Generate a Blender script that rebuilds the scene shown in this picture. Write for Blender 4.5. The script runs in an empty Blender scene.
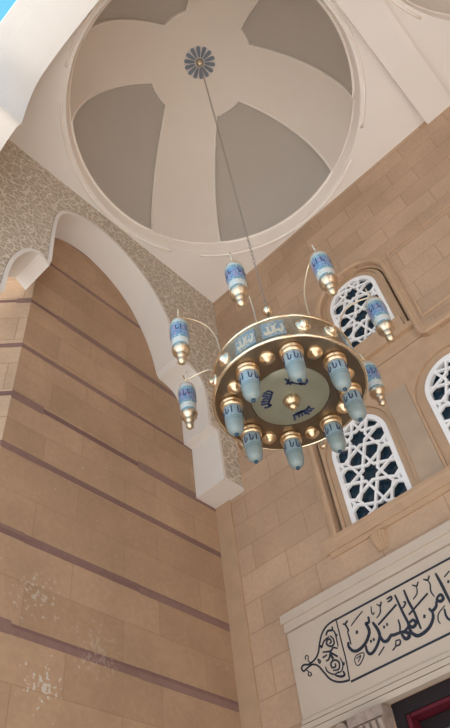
import bpy, bmesh, math, random, json
from mathutils import Vector, Matrix
random.seed(7)
C = bpy.context.scene.collection
PI = math.pi
def rad(a): return math.radians(a)

STROKES = json.loads('''{"L":[[[[0.803,4.007],[0.797,3.973],[0.826,3.926],[0.876,3.913],[0.948,3.936],[0.999,3.985],[1.01,4.017],[1.005,4.056],[1.0,4.074],[1.029,4.073],[1.036,4.116]],0.023],[[[0.822,3.98],[0.823,4.035],[0.821,4.082]],0.0102],[[[0.892,4.05],[0.91,4.042]],0.0221],[[[0.795,4.163],[0.818,4.144],[0.831,4.096],[0.821,4.082]],0.0128],[[[0.814,4.15],[0.848,4.168]],0.0128],[[[0.864,4.114],[0.932,4.149],[1.002,4.179]],0.0085],[[[0.991,3.931],[1.007,3.928]],0.0187],[[[1.018,3.932],[1.035,3.932]],0.0187],[[[1.06,4.059],[1.085,3.993],[1.086,3.938],[1.047,3.885],[0.992,3.847],[0.956,3.849],[0.942,3.885],[0.948,3.918]],0.0204],[[[1.134,3.983],[1.149,3.981]],0.0187],[[[1.165,3.989],[1.18,3.989]],0.0187],[[[1.029,3.806],[1.095,3.847]],0.0085],[[[0.816,3.859],[0.845,3.882],[0.907,3.878],[0.903,3.849],[0.853,3.809],[0.823,3.817],[0.816,3.859]],0.0068],[[[0.837,3.859],[0.882,3.866],[0.844,3.83]],0.006],[[[1.085,4.179],[1.075,4.135],[1.084,4.113],[1.099,4.125]],0.0077],[[[1.137,4.173],[1.162,4.152],[1.186,4.174]],0.0102],[[[1.162,4.152],[1.149,4.101],[1.102,4.072]],0.0085],[[[1.058,4.055],[1.082,3.985],[1.087,3.925],[1.104,3.885],[1.137,3.877],[1.176,3.899],[1.2,3.893],[1.253,3.888],[1.315,3.878]],0.0221],[[[1.274,3.984],[1.27,3.928],[1.25,3.885]],0.0119],[[[1.263,3.874],[1.281,3.828],[1.316,3.83],[1.313,3.861],[1.272,3.884]],0.0238],[[[1.312,4.17],[1.327,4.028],[1.342,3.923],[1.326,3.895],[1.281,3.88]],0.0187],[[[1.352,3.923],[1.389,3.928],[1.401,3.896],[1.37,3.88],[1.347,3.901],[1.349,3.922]],0.0221],[[[1.339,3.889],[1.346,3.843],[1.381,3.808],[1.403,3.802]],0.0221],[[[1.397,4.172],[1.403,4.066],[1.418,3.977],[1.424,3.843]],0.0179],[[[1.233,4.17],[1.276,4.173],[1.273,4.151],[1.235,4.146]],0.0136],[[[1.359,4.087],[1.377,4.078],[1.357,4.055],[1.334,4.048]],0.0119],[[[1.137,4.173],[1.165,4.146],[1.181,4.176]],0.0094],[[[1.165,4.146],[1.142,4.095],[1.102,4.072]],0.0085],[[[1.099,4.018],[1.3,4.096]],0.0136],[[[1.197,3.847],[1.235,3.839],[1.224,3.81],[1.191,3.815],[1.2,3.841]],0.0102],[[[1.195,3.813],[1.152,3.793]],0.0085],[[[1.368,3.978],[1.571,4.059]],0.0128],[[[1.476,4.176],[1.507,4.151],[1.532,4.176]],0.0111],[[[1.507,4.151],[1.491,4.098],[1.444,4.069]],0.0085],[[[1.577,4.173],[1.609,4.152],[1.634,4.177]],0.0111],[[[1.609,4.152],[1.614,4.11],[1.6,4.063],[1.611,4.012]],0.0102],[[[1.635,4.001],[1.665,4.002],[1.67,3.968],[1.642,3.959],[1.622,3.98],[1.637,4.001]],0.0213],[[[1.614,3.975],[1.595,3.939],[1.555,3.924],[1.537,3.953]],0.0204],[[[1.555,3.924],[1.544,3.875],[1.496,3.828],[1.429,3.806],[1.373,3.811],[1.34,3.854],[1.336,3.882]],0.0221],[[[1.475,3.917],[1.491,3.91]],0.0221],[[[1.686,4.17],[1.697,4.08],[1.705,3.985],[1.714,3.883]],0.0204],[[[1.662,3.917],[1.597,3.886],[1.574,3.844],[1.58,3.812]],0.0077],[[[1.649,3.897],[1.643,3.839],[1.665,3.803],[1.721,3.803]],0.0162],[[[1.748,4.068],[1.762,4.061]],0.0187],[[[1.739,4.11],[1.794,4.134]],0.0077]],"K":[[[[0.752,4.226],[0.656,4.216],[0.585,4.175],[0.541,4.109],[0.506,4.04],[0.456,4.005],[0.395,3.994],[0.346,4.009],[0.318,3.992],[0.334,3.963],[0.371,3.971],[0.414,3.979],[0.447,3.972],[0.485,3.941],[0.523,3.875],[0.557,3.818],[0.605,3.776],[0.663,3.75],[0.734,3.737]],0.0145],[[[0.418,3.993],[0.397,4.025],[0.405,4.054],[0.391,4.069],[0.375,4.061],[0.376,4.04]],0.0085],[[[0.363,3.961],[0.38,3.938],[0.369,3.918],[0.385,3.903],[0.402,3.911],[0.393,3.933]],0.0085],[[[0.745,4.224],[0.744,4.05],[0.744,3.888],[0.732,3.742]],0.0094]],"O":[[[[0.652,4.125],[0.676,4.089],[0.672,4.048],[0.637,4.042],[0.606,4.072],[0.616,4.1],[0.645,4.1],[0.65,4.072],[0.629,4.067]],0.0102],[[[0.608,3.859],[0.661,3.851],[0.677,3.896],[0.642,3.929],[0.604,3.92],[0.604,3.884],[0.638,3.88],[0.641,3.903]],0.0102],[[[0.617,4.142],[0.642,4.169],[0.686,4.16],[0.693,4.185]],0.0119],[[[0.68,4.162],[0.705,4.128],[0.704,4.012]],0.0077],[[[0.554,4.066],[0.583,4.105],[0.642,4.122]],0.0085],[[[0.55,4.031],[0.624,4.009],[0.656,4.023],[0.695,4.002]],0.0102],[[[0.623,4.005],[0.594,3.958],[0.562,3.953]],0.0102],[[[0.626,3.995],[0.677,3.942]],0.0102],[[[0.539,3.99],[0.585,3.993]],0.0085],[[[0.617,3.985],[0.633,3.942]],0.0136],[[[0.709,4.104],[0.719,4.096]],0.0162],[[[0.709,3.872],[0.722,3.866]],0.0162],[[[0.543,4.089],[0.554,4.066]],0.0136],[[[0.546,3.915],[0.556,3.871],[0.61,3.828],[0.655,3.832]],0.0077],[[[0.617,3.817],[0.664,3.79],[0.699,3.789],[0.695,3.82]],0.0119],[[[0.695,3.926],[0.707,3.877],[0.688,3.832],[0.647,3.822]],0.0068],[[[0.49,4.001],[0.511,3.974],[0.497,3.963],[0.49,4.001]],0.0077]]}''')

# ------------------------------------------------------------------ materials
def mat(name):
    m = bpy.data.materials.new(name); m.use_nodes = True
    nt = m.node_tree; b = nt.nodes['Principled BSDF']
    return m, nt, b
def N(nt, t, **kw):
    n = nt.nodes.new(t)
    for k, v in kw.items():
        if k.startswith('i_'):
            n.inputs[k[2:].replace('_', ' ')].default_value = v
        else: setattr(n, k, v)
    return n
def L(nt, a, b): nt.links.new(a, b)
def math_n(nt, op, a, b=None, c=None):
    n = nt.nodes.new('ShaderNodeMath'); n.operation = op
    for i, v in enumerate((a, b, c)):
        if v is None: continue
        if isinstance(v, (int, float)): n.inputs[i].default_value = v
        else: L(nt, v, n.inputs[i])
    return n.outputs[0]
def mixc(nt, fac, a, b, mode='MIX'):
    n = nt.nodes.new('ShaderNodeMix'); n.data_type = 'RGBA'; n.blend_type = mode
    for s, v in ((n.inputs[0], fac), (n.inputs[6], a), (n.inputs[7], b)):
        if isinstance(v, (int, float)): s.default_value = v
        elif isinstance(v, tuple): s.default_value = (*v, 1) if len(v) == 3 else v
        else: L(nt, v, s)
    return n.outputs[2]
def simple(name, col, rough=.6, metal=0., var=0., scale=8., bump=0., spec=.5, coat=0.):
    m, nt, b = mat(name)
    b.inputs['Roughness'].default_value = rough
    b.inputs['Metallic'].default_value = metal
    b.inputs['Specular IOR Level'].default_value = spec
    b.inputs['Coat Weight'].default_value = coat
    geo = N(nt, 'ShaderNodeNewGeometry')
    noi = N(nt, 'ShaderNodeTexNoise'); noi.inputs['Scale'].default_value = scale; noi.inputs['Detail'].default_value = 5
    L(nt, geo.outputs['Position'], noi.inputs['Vector'])
    k = 1 - var
    c = mixc(nt, noi.outputs['Fac'], tuple(x*k for x in col), tuple(min(1, x*(1+var)) for x in col))
    L(nt, c, b.inputs['Base Color'])
    if bump:
        bp = N(nt, 'ShaderNodeBump'); bp.inputs['Strength'].default_value = bump; bp.inputs['Distance'].default_value = .01
        L(nt, noi.outputs['Fac'], bp.inputs['Height']); L(nt, bp.outputs['Normal'], b.inputs['Normal'])
    return m
def stone(name, dirv, c1, c2, row, width, z0, joint=(.34, .23, .15), stripes=None, mortar=.007, bump=.35, splat=None):
    m, nt, b = mat(name)
    b.inputs['Roughness'].default_value = .75
    b.inputs['Specular IOR Level'].default_value = .25
    geo = N(nt, 'ShaderNodeNewGeometry')
    dot = N(nt, 'ShaderNodeVectorMath', operation='DOT_PRODUCT'); dot.inputs[1].default_value = dirv
    L(nt, geo.outputs['Position'], dot.inputs[0])
    sep = N(nt, 'ShaderNodeSeparateXYZ'); L(nt, geo.outputs['Position'], sep.inputs[0])
    z = math_n(nt, 'SUBTRACT', sep.outputs['Z'], z0)
    cmb = N(nt, 'ShaderNodeCombineXYZ'); L(nt, dot.outputs['Value'], cmb.inputs[0]); L(nt, z, cmb.inputs[1])
    br = N(nt, 'ShaderNodeTexBrick')
    br.inputs['Scale'].default_value = 1; br.inputs['Row Height'].default_value = row
    br.inputs['Brick Width'].default_value = width; br.inputs['Mortar Size'].default_value = mortar
    br.inputs['Mortar Smooth'].default_value = .6; br.inputs['Bias'].default_value = 0
    br.offset = .43; br.inputs['Color1'].default_value = (*c1, 1); br.inputs['Color2'].default_value = (*c2, 1)
    br.inputs['Mortar'].default_value = (*joint, 1)
    L(nt, cmb.outputs[0], br.inputs['Vector'])
    n1 = N(nt, 'ShaderNodeTexNoise'); n1.inputs['Scale'].default_value = 1.7; n1.inputs['Detail'].default_value = 6
    n2 = N(nt, 'ShaderNodeTexNoise'); n2.inputs['Scale'].default_value = 26; n2.inputs['Detail'].default_value = 6
    for n in (n1, n2): L(nt, geo.outputs['Position'], n.inputs['Vector'])
    r1 = N(nt, 'ShaderNodeMapRange'); r1.inputs['To Min'].default_value = .74; r1.inputs['To Max'].default_value = 1.26
    L(nt, n1.outputs['Fac'], r1.inputs['Value'])
    r2 = N(nt, 'ShaderNodeMapRange'); r2.inputs['To Min'].default_value = .86; r2.inputs['To Max'].default_value = 1.14
    L(nt, n2.outputs['Fac'], r2.inputs['Value'])
    col = br.outputs['Color']
    if stripes:
        n3 = N(nt, 'ShaderNodeTexWhiteNoise', noise_dimensions='2D')
        uu = math_n(nt, 'FLOOR', math_n(nt, 'MULTIPLY', dot.outputs['Value'], 1/1.15))
        zz = math_n(nt, 'FLOOR', math_n(nt, 'MULTIPLY', sep.outputs['Z'], 1/.36))
        c2n = N(nt, 'ShaderNodeCombineXYZ'); L(nt, uu, c2n.inputs[0]); L(nt, zz, c2n.inputs[1]); L(nt, c2n.outputs[0], n3.inputs['Vector'])
        tot = None
        for (sz, hw) in stripes:
            d = math_n(nt, 'ABSOLUTE', math_n(nt, 'SUBTRACT', sep.outputs['Z'], sz))
            h = math_n(nt, 'ADD', hw*.55, math_n(nt, 'MULTIPLY', n3.outputs['Value'], hw*.55))
            s = math_n(nt, 'LESS_THAN', d, h)
            tot = s if tot is None else math_n(nt, 'MAXIMUM', tot, s)
        sc = mixc(nt, n3.outputs['Value'], (.20, .115, .105), (.265, .165, .14))
        col = mixc(nt, tot, col, sc)
    v = math_n(nt, 'MULTIPLY', r1.outputs[0], r2.outputs[0])
    vc = N(nt, 'ShaderNodeCombineColor')
    for i in range(3): L(nt, v, vc.inputs[i])
    col = mixc(nt, 1.0, col, vc.outputs[0], 'MULTIPLY')
    if splat:
        for (p, r, amt) in splat:
            ds = N(nt, 'ShaderNodeVectorMath', operation='DISTANCE'); ds.inputs[1].default_value = p
            L(nt, geo.outputs['Position'], ds.inputs[0])
            ns = N(nt, 'ShaderNodeTexNoise'); ns.inputs['Scale'].default_value = 34; ns.inputs['Detail'].default_value = 3
            L(nt, geo.outputs['Position'], ns.inputs['Vector'])
            fall = N(nt, 'ShaderNodeMapRange'); fall.inputs['From Min'].default_value = 0; fall.inputs['From Max'].default_value = r
            fall.inputs['To Min'].default_value = .16; fall.inputs['To Max'].default_value = -.1
            L(nt, ds.outputs['Value'], fall.inputs['Value'])
            k = math_n(nt, 'GREATER_THAN', math_n(nt, 'ADD', ns.outputs['Fac'], fall.outputs[0]), .66)
            col = mixc(nt, math_n(nt, 'MULTIPLY', k, amt), col, (.62, .58, .52))
    L(nt, col, b.inputs['Base Color'])
    bp = N(nt, 'ShaderNodeBump'); bp.inputs['Strength'].default_value = bump; bp.inputs['Distance'].default_value = .012
    hh = math_n(nt, 'SUBTRACT', math_n(nt, 'MULTIPLY', n2.outputs['Fac'], .35), br.outputs['Fac'])
    L(nt, hh, bp.inputs['Height']); L(nt, bp.outputs['Normal'], b.inputs['Normal'])
    return m
def mosaic(name):
    m, nt, b = mat(name)
    b.inputs['Roughness'].default_value = .7
    geo = N(nt, 'ShaderNodeNewGeometry')
    nz = N(nt, 'ShaderNodeTexNoise'); nz.inputs['Scale'].default_value = 7; nz.inputs['Detail'].default_value = 2
    L(nt, geo.outputs['Position'], nz.inputs['Vector'])
    add = N(nt, 'ShaderNodeVectorMath', operation='MULTIPLY_ADD')
    add.inputs[1].default_value = (.12, .12, .12)
    L(nt, nz.outputs['Color'], add.inputs[0]); L(nt, geo.outputs['Position'], add.inputs[2])
    vo = N(nt, 'ShaderNodeTexVoronoi', feature='DISTANCE_TO_EDGE'); vo.inputs['Scale'].default_value = 10.5
    L(nt, add.outputs[0], vo.inputs['Vector'])
    wv = N(nt, 'ShaderNodeTexWave', wave_type='RINGS'); wv.inputs['Scale'].default_value = 5.2; wv.inputs['Distortion'].default_value = 9
    wv.inputs['Detail'].default_value = 2; wv.inputs['Detail Scale'].default_value = 2.2
    L(nt, geo.outputs['Position'], wv.inputs['Vector'])
    e = math_n(nt, 'LESS_THAN', vo.outputs['Distance'], .055)
    w2 = math_n(nt, 'GREATER_THAN', wv.outputs['Fac'], .72)
    k = math_n(nt, 'MAXIMUM', e, math_n(nt, 'MULTIPLY', w2, .45))
    n1 = N(nt, 'ShaderNodeTexNoise'); n1.inputs['Scale'].default_value = 1.1; n1.inputs['Detail'].default_value = 3
    L(nt, geo.outputs['Position'], n1.inputs['Vector'])
    base = mixc(nt, n1.outputs['Fac'], (.42, .35, .27), (.50, .42, .33))
    c = mixc(nt, k, base, (.74, .68, .59))
    L(nt, c, b.inputs['Base Color'])
    bp = N(nt, 'ShaderNodeBump'); bp.inputs['Strength'].default_value = .5; bp.inputs['Distance'].default_value = .015
    L(nt, k, bp.inputs['Height']); L(nt, bp.outputs['Normal'], b.inputs['Normal'])
    return m
def glass_pattern(name, base, ink, scale, thr, tint=None, zsplit=None):
    # painted glass: small pattern of ink motifs over a pale blue ground, in object space
    m, nt, b = mat(name)
    b.inputs['Roughness'].default_value = .28
    b.inputs['Coat Weight'].default_value = .3
    tc = N(nt, 'ShaderNodeTexCoord')
    vo = N(nt, 'ShaderNodeTexVoronoi'); vo.inputs['Scale'].default_value = scale
    L(nt, tc.outputs['Object'], vo.inputs['Vector'])
    k = math_n(nt, 'LESS_THAN', vo.outputs['Distance'], thr)
    c = mixc(nt, k, base, ink)
    if tint:
        v2 = N(nt, 'ShaderNodeTexVoronoi'); v2.inputs['Scale'].default_value = scale*.42
        L(nt, tc.outputs['Object'], v2.inputs['Vector'])
        c = mixc(nt, math_n(nt, 'MULTIPLY', math_n(nt, 'LESS_THAN', v2.outputs['Distance'], .34), .7), c, tint)
    L(nt, c, b.inputs['Base Color'])
    return m

M = {}
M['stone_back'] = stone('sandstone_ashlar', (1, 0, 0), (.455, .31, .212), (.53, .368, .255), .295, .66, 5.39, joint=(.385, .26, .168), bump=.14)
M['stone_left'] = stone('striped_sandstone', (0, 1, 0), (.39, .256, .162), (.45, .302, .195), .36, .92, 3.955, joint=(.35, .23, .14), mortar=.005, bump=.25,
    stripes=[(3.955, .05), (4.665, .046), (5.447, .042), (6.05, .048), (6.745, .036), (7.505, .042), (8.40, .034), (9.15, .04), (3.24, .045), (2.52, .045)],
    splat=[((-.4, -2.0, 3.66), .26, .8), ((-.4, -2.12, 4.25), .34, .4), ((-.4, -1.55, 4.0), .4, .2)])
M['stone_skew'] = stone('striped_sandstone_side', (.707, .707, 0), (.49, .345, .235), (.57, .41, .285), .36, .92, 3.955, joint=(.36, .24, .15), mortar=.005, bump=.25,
    stripes=[(3.955, .05), (4.665, .046), (5.447, .042), (6.05, .048), (6.745, .036), (7.505, .042), (8.40, .034)])
M['stone_plain'] = simple('smooth_sandstone', (.48, .33, .215), .7, 0, .14, 5, .15, .3)
M['stone_mold'] = simple('moulded_sandstone', (.50, .34, .22), .7, 0, .16, 7, .2, .3)
M['stone_grey'] = simple('greyish_sandstone', (.45, .34, .25), .7, 0, .2, 4, .15, .3)
M['plaster'] = simple('white_plaster', (.84, .80, .76), .8, 0, .03, 2, 0, .2)
M['plaster_arch'] = simple('white_arch_stone', (.76, .72, .68), .65, 0, .04, 3, .05, .3)
M['rib'] = simple('dome_rib_plaster', (.84, .77, .70), .8, 0, .04, 1.4, 0, .2)
M['panel'] = simple('dome_panel_paint', (.53, .49, .445), .8, 0, .07, 1.2, 0, .2)
M['bead'] = simple('pale_bead', (.90, .85, .79), .7, 0, .03, 2, 0, .2)
M['mosaic'] = mosaic('carved_mosaic')
M['marble'] = simple('cream_marble', (.55, .465, .385), .45, 0, .07, 3.2, 0, .4)
M['marble_white'] = simple('white_marble', (.90, .90, .91), .5, 0, .03, 4, 0, .4)
M['ink'] = simple('navy_inlay', (.012, .018, .035), .5, 0, .2, 10)
M['dark_glass'] = simple('dark_blue_glass', (.012, .035, .06), .08, 0, .3, 3, 0, .6)
M['door_glass'] = simple('door_glass', (.10, .11, .13), .1, 0, .2, 3, 0, .7)
M['door_dark'] = simple('dark_wood', (.020, .014, .016), .6, 0, .2, 9, 0, .2)
M['door_red'] = simple('wine_red_wood', (.11, .012, .022), .55, 0, .2, 9, 0, .25)
M['pinkstone'] = simple('carved_pink_stone', (.34, .265, .225), .75, 0, .35, 24, .9, .3)
M['gold'] = simple('polished_brass', (.78, .60, .40), .28, 1, .06, 30, .05)
M['soft_gold'] = simple('soft_gilt', (.74, .62, .46), .3, 1, .08, 30)
M['pale_gold'] = simple('pale_gilt', (.92, .80, .60), .25, 1, .05, 30)
M['brass'] = simple('aged_brass', (.27, .205, .14), .38, 1, .16, 16, .1)
M['drum'] = simple('embossed_brass', (.46, .385, .29), .40, 1, .3, 42, .9)
M['plate'] = simple('grey_green_enamel', (.245, .245, .185), .4, .2, .14, 6, 0, .4)
M['enamel'] = glass_pattern('blue_white_enamel', (.19, .28, .34), (.34, .38, .38), 30, .38)
M['enamel_ink'] = simple('cream_enamel_script', (.58, .54, .44), .4, .2, .1, 20)
M['lamp_glass'] = glass_pattern('pale_blue_glass', (.25, .36, .43), (.38, .46, .50), 60, .30)
M['lamp_frost'] = simple('frosted_grey_glass', (.225, .285, .29), .35, 0, .06, 12, 0, .5, .2)
M['lamp_line'] = simple('teal_line', (.10, .22, .28), .4, 0, .1, 12)
M['lamp_ink'] = simple('dark_blue_script', (.02, .035, .10), .4, 0, .2, 30)
M['lamp_tip'] = simple('deep_blue_glass', (.01, .05, .10), .15, 0, .2, 30)
M['lantern_blue'] = glass_pattern('blue_painted_glass', (.13, .23, .40), (.30, .42, .54), 62, .33, (.36, .22, .38))
M['lantern_teal'] = glass_pattern('teal_painted_glass', (.14, .30, .36), (.45, .55, .55), 70, .34)
M['lantern_white'] = glass_pattern('white_painted_glass', (.55, .57, .55), (.20, .32, .38), 75, .24)
M['wire'] = simple('gilt_wire', (.80, .68, .50), .3, 1, .05, 30)
M['chain'] = simple('steel_chain', (.42, .39, .36), .45, .7, .1, 30)
M['rosette'] = simple('blue_grey_tracery', (.20, .235, .30), .6, 0, .1, 12)
M['rosette_w'] = simple('rosette_white', (.74, .70, .68), .6, 0, .05, 12)
M['paving'] = simple('pale_paving', (.68, .64, .59), .7, 0, .1, 1.5, .1)

# ------------------------------------------------------------------ mesh helpers
class MB:
    def __init__(s): s.v = []; s.f = []; s.m = []; s.mats = []
    def mi(s, m):
        if m not in s.mats: s.mats.append(m)
        return s.mats.index(m)
    def add(s, vs, fs, m=None):
        o = len(s.v); k = s.mi(m) if m else 0
        s.v += [tuple(v) for v in vs]; s.f += [tuple(o+i for i in f) for f in fs]; s.m += [k]*len(fs)
        return s
    def box(s, a, b, m=None):
        x0, y0, z0 = a; x1, y1, z1 = b
        vs = [(x0,y0,z0),(x1,y0,z0),(x1,y1,z0),(x0,y1,z0),(x0,y0,z1),(x1,y0,z1),(x1,y1,z1),(x0,y1,z1)]
        return s.add(vs, [(3,2,1,0),(4,5,6,7),(0,1,5,4),(1,2,6,5),(2,3,7,6),(3,0,4,7)], m)
    def tube(s, pts, r, n=8, m=None, closed=False, caps=True):
        pts = [Vector(p) for p in pts]; k = len(pts); vs = []; fs = []
        up = None
        for i, p in enumerate(pts):
            if closed: t = pts[(i+1) % k]-pts[i-1]
            else: t = pts[min(i+1, k-1)]-pts[max(i-1, 0)]
            t.normalize()
            if up is None:
                a = Vector((0,0,1)) if abs(t.z) < .9 else Vector((1,0,0)); up = t.cross(a).normalized()
            else:
                up = (up - t*up.dot(t)).normalized()
            w = t.cross(up); rr = r[i] if isinstance(r, (list, tuple)) else r
            for j in range(n):
                a = 2*PI*j/n; vs.append(p+up*math.cos(a)*rr+w*math.sin(a)*rr)
        for i in range(k if closed else k-1):
            for j in range(n):
                a = i*n+j; b = i*n+(j+1) % n; c = ((i+1) % k)*n+(j+1) % n; d = ((i+1) % k)*n+j
                fs.append((a, b, c, d))
        if caps and not closed:
            fs.append(tuple(range(n))[::-1]); fs.append(tuple((k-1)*n+j for j in range(n)))
        return s.add(vs, fs, m)
    def lathe(s, prof, o=(0,0,0), n=24, m=None, mats=None, ax=None):
        # prof: (r, z[, matkey]) going along; ax optional 3x3 matrix
        vs = []; k = len(prof); q = Matrix.Identity(3) if ax is None else ax; o = Vector(o)
        for p in prof:
            for j in range(n):
                a = 2*PI*j/n; vs.append(o+q @ Vector((max(p[0], 1e-5)*math.cos(a), max(p[0], 1e-5)*math.sin(a), p[1])))
        for i in range(k-1):
            fs = []
            for j in range(n):
                fs.append((i*n+j, i*n+(j+1) % n, (i+1)*n+(j+1) % n, (i+1)*n+j))
            mm = prof[i][2] if len(prof[i]) > 2 else m
            off = len(s.v) - (0 if i == 0 else len(vs))
            if i == 0: base = len(s.v); s.v += [tuple(v) for v in vs]
            kk = s.mi(mm) if mm else 0
            s.f += [tuple(base+x for x in f) for f in fs]; s.m += [kk]*len(fs)
        return s
    def build(s, name, m=None, parent=None, smooth=False, auto=None, loc=None):
        me = bpy.data.meshes.new(name); me.from_pydata(s.v, [], s.f)
        bm = bmesh.new(); bm.from_mesh(me); bmesh.ops.recalc_face_normals(bm, faces=bm.faces); bm.to_mesh(me); bm.free()
        mats = s.mats if s.mats else [m]
        for x in mats: me.materials.append(x if not isinstance(x, str) else M[x])
        if s.mats: me.polygons.foreach_set('material_index', s.m)
        if smooth:
            me.polygons.foreach_set('use_smooth', [True]*len(me.polygons))
            if auto: me.set_sharp_from_angle(angle=rad(auto))
        o = bpy.data.objects.new(name, me); C.objects.link(o)
        if parent: o.parent = parent
        if loc: o.location = loc
        return o
def tag(o, label=None, cat=None, group=None, kind=None):
    if label: o['label'] = label
    if cat: o['category'] = cat
    if group: o['group'] = group
    if kind: o['kind'] = kind
    return o
def empty(name, loc=(0,0,0), parent=None):
    o = bpy.data.objects.new(name, None); o.location = loc; o.empty_display_size = .2; C.objects.link(o)
    if parent: o.parent = parent
    return o
def struct(o, label=None): return tag(o, label, None, None, 'structure')
def copy_tree(o, parent=None):
    c = o.copy(); C.objects.link(c)
    if parent: c.parent = parent
    for ch in list(o.children): copy_tree(ch, c)
    return c
AX = {'Y': lambda u, v, w: (u, -w, v),      # plane facing -y: u->x, v->z, w->toward the viewer
      'X': lambda u, v, w: (w, u, v),       # plane facing +x: u->y, v->z
      'Z': lambda u, v, w: (u, v, w)}
def plate_mesh(outers, holes, w0, w1, plane):
    cu = bpy.data.curves.new('c', 'CURVE'); cu.dimensions = '2D'; cu.fill_mode = 'BOTH'; cu.extrude = abs(w1-w0)/2
    for poly in list(outers)+list(holes):
        sp = cu.splines.new('POLY'); sp.points.add(len(poly)-1); sp.use_cyclic_u = True
        for p, q in zip(sp.points, poly): p.co = (q[0], q[1], 0, 1)
    ob = bpy.data.objects.new('c', cu); C.objects.link(ob)
    dg = bpy.context.evaluated_depsgraph_get(); dg.update()
    me = bpy.data.meshes.new_from_object(ob.evaluated_get(dg))
    mid = (w0+w1)/2; g = AX[plane]
    vs = [g(v.co.x, v.co.y, v.co.z+mid) for v in me.vertices]; fs = [tuple(p.vertices) for p in me.polygons]
    bpy.data.objects.remove(ob); bpy.data.curves.remove(cu); bpy.data.meshes.remove(me)
    return vs, fs
def plate(name, outers, holes, w0, w1, plane, m, parent=None):
    vs, fs = plate_mesh(outers, holes, w0, w1, plane)
    mb = MB(); mb.add(vs, fs)
    o = mb.build(name, m, parent)
    bm = bmesh.new(); bm.from_mesh(o.data); bmesh.ops.remove_doubles(bm, verts=bm.verts, dist=1e-5)
    bmesh.ops.recalc_face_normals(bm, faces=bm.faces); bm.to_mesh(o.data); bm.free()
    return o
def rect(x0, z0, x1, z1): return [(x0, z0), (x1, z0), (x1, z1), (x0, z1)]
def arched(cx, hw, z0, zs, rise=None, n=20):
    rise = hw if rise is None else rise
    p = [(cx-hw, z0), (cx+hw, z0)]
    for i in range(n+1):
        a = PI*i/n; p.append((cx+hw*math.cos(a), zs+rise*math.sin(a)))
    return p
def spline(pts, sub=6, closed=False):
    out = []; n = len(pts)
    P = [Vector(p) for p in pts]
    rng = n if closed else n-1
    for i in range(rng):
        p1 = P[i]; p2 = P[(i+1) % n]
        p0 = P[i-1] if (closed or i > 0) else p1*2-p2
        p3 = P[(i+2) % n] if (closed or i+2 < n) else p2*2-p1
        for k in range(sub):
            t = k/sub
            out.append(.5*((2*p1)+(p2-p0)*t+(2*p0-5*p1+4*p2-p3)*t*t+(3*p1-p0-3*p2+p3)*t**3))
    if not closed: out.append(P[-1])
    return out
def ribbon(mb, pts, w, d0, d1, plane, taper=True, sub=5, m=None, mapf=None):
    """calligraphic stroke: a thin solid band along pts on a plane"""
    q = spline([(p[0], p[1], 0) for p in pts], sub) if len(pts) > 2 else [Vector((*pts[0], 0)), Vector((*pts[1], 0))]
    n = len(q); g = mapf or AX[plane]; vs = []; fs = []
    for i, p in enumerate(q):
        t = (q[min(i+1, n-1)]-q[max(i-1, 0)])
        if t.length < 1e-9: t = Vector((1, 0, 0))
        t.normalize(); nn = Vector((-t.y, t.x, 0))
        f = i/(n-1); ww = w/2
        if taper and n > 4: ww *= .45+.55*math.sin(PI*min(1, max(0, .08+.84*f)))**.6
        for s_, d in ((-1, d0), (1, d0), (1, d1), (-1, d1)):
            a = p+nn*ww*s_; vs.append(g(a.x, a.y, d))
    for i in range(n-1):
        for j in range(4):
            fs.append((i*4+j, i*4+(j+1) % 4, (i+1)*4+(j+1) % 4, (i+1)*4+j))
    fs += [(3, 2, 1, 0), tuple((n-1)*4+j for j in range(4))]
    mb.add(vs, fs, m)

# ------------------------------------------------------------------ setting: walls
CZ = 9.6; S = 3.76
X1 = 8.25
# ground and porch floor
struct(MB().box((-4.5, -16, -.3), (14, .6, 0)).build('floor', M['paving']))

# back wall: three layers, so the window niche and its mouldings have real depth
wb = empty('wall_back'); struct(wb)
NX = 1.98
T = [(.96, 4.93), (3.0, 4.93), (3.0, 6.38), (2.50, 6.40), (2.44, 6.44), (2.42, 6.52), (2.42, 7.62)]
T += [(1.98+.44*math.cos(a), 7.66+.42*math.sin(a)) for a in [PI*i/16 for i in range(0, 17)]]
T += [(1.54, 7.62), (1.54, 6.52), (1.52, 6.44), (1.46, 6.40), (.96, 6.38)]
DOOR = rect(.985, 0, 2.95, 3.474)
def slot(cx, hw, t, z0, zs, rise, n=18):
    o = arched(cx, hw, z0, zs, rise, n)[1:]; i = arched(cx, hw-t, z0, zs, rise-t, n)[1:]
    return [o[0]]+o[1:]+[(cx-hw, z0), (cx-hw+t, z0)]+i[::-1][:-1]+[i[0]]
SLOTS = [slot(1.95, .452, .022, 6.645, 7.63, .43), rect(.962, 4.97, .992, 6.30), rect(2.968, 4.97, 2.998, 6.30)]
front = plate('wall_face', [rect(-.4, 0, X1, CZ+.3)], [T, DOOR], -.045, 0, 'Y', M['stone_back'], wb)
NICHE = [arched(1.417, .39, 4.93, 5.755, .41), arched(2.52, .42, 4.93, 5.755, .41), arched(1.95, .385, 6.66, 7.66, .39)]
plate('niche_panel', [rect(.9, 4.86, 3.06, 6.46), rect(1.44, 6.47, 2.52, 8.2)], NICHE+SLOTS, -.070, -.046, 'Y', M['stone_mold'], wb)
GR = [arched(1.417, .325, 4.94, 5.755, .325), arched(2.52, .325, 4.94, 5.755, .325), arched(1.95, .325, 6.88, 7.66, .325)]
plate('niche_back', [rect(.9, 4.86, 3.06, 8.2)], GR+SLOTS, -.26, -.0715, 'Y', M['stone_plain'], wb)
# pale pier between the two lower windows
MB().box((1.845, .030, 4.93), (2.075, .0455, 6.05)).build('pier_strip', M['stone_grey'], wb)
# stone strip at the corner
struct(MB().box((-.399, -.025, 0), (-.19, -.0005, 6.05)).build('trim_10', M['stone_plain']), 'plain upright stone strip in the corner')
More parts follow.
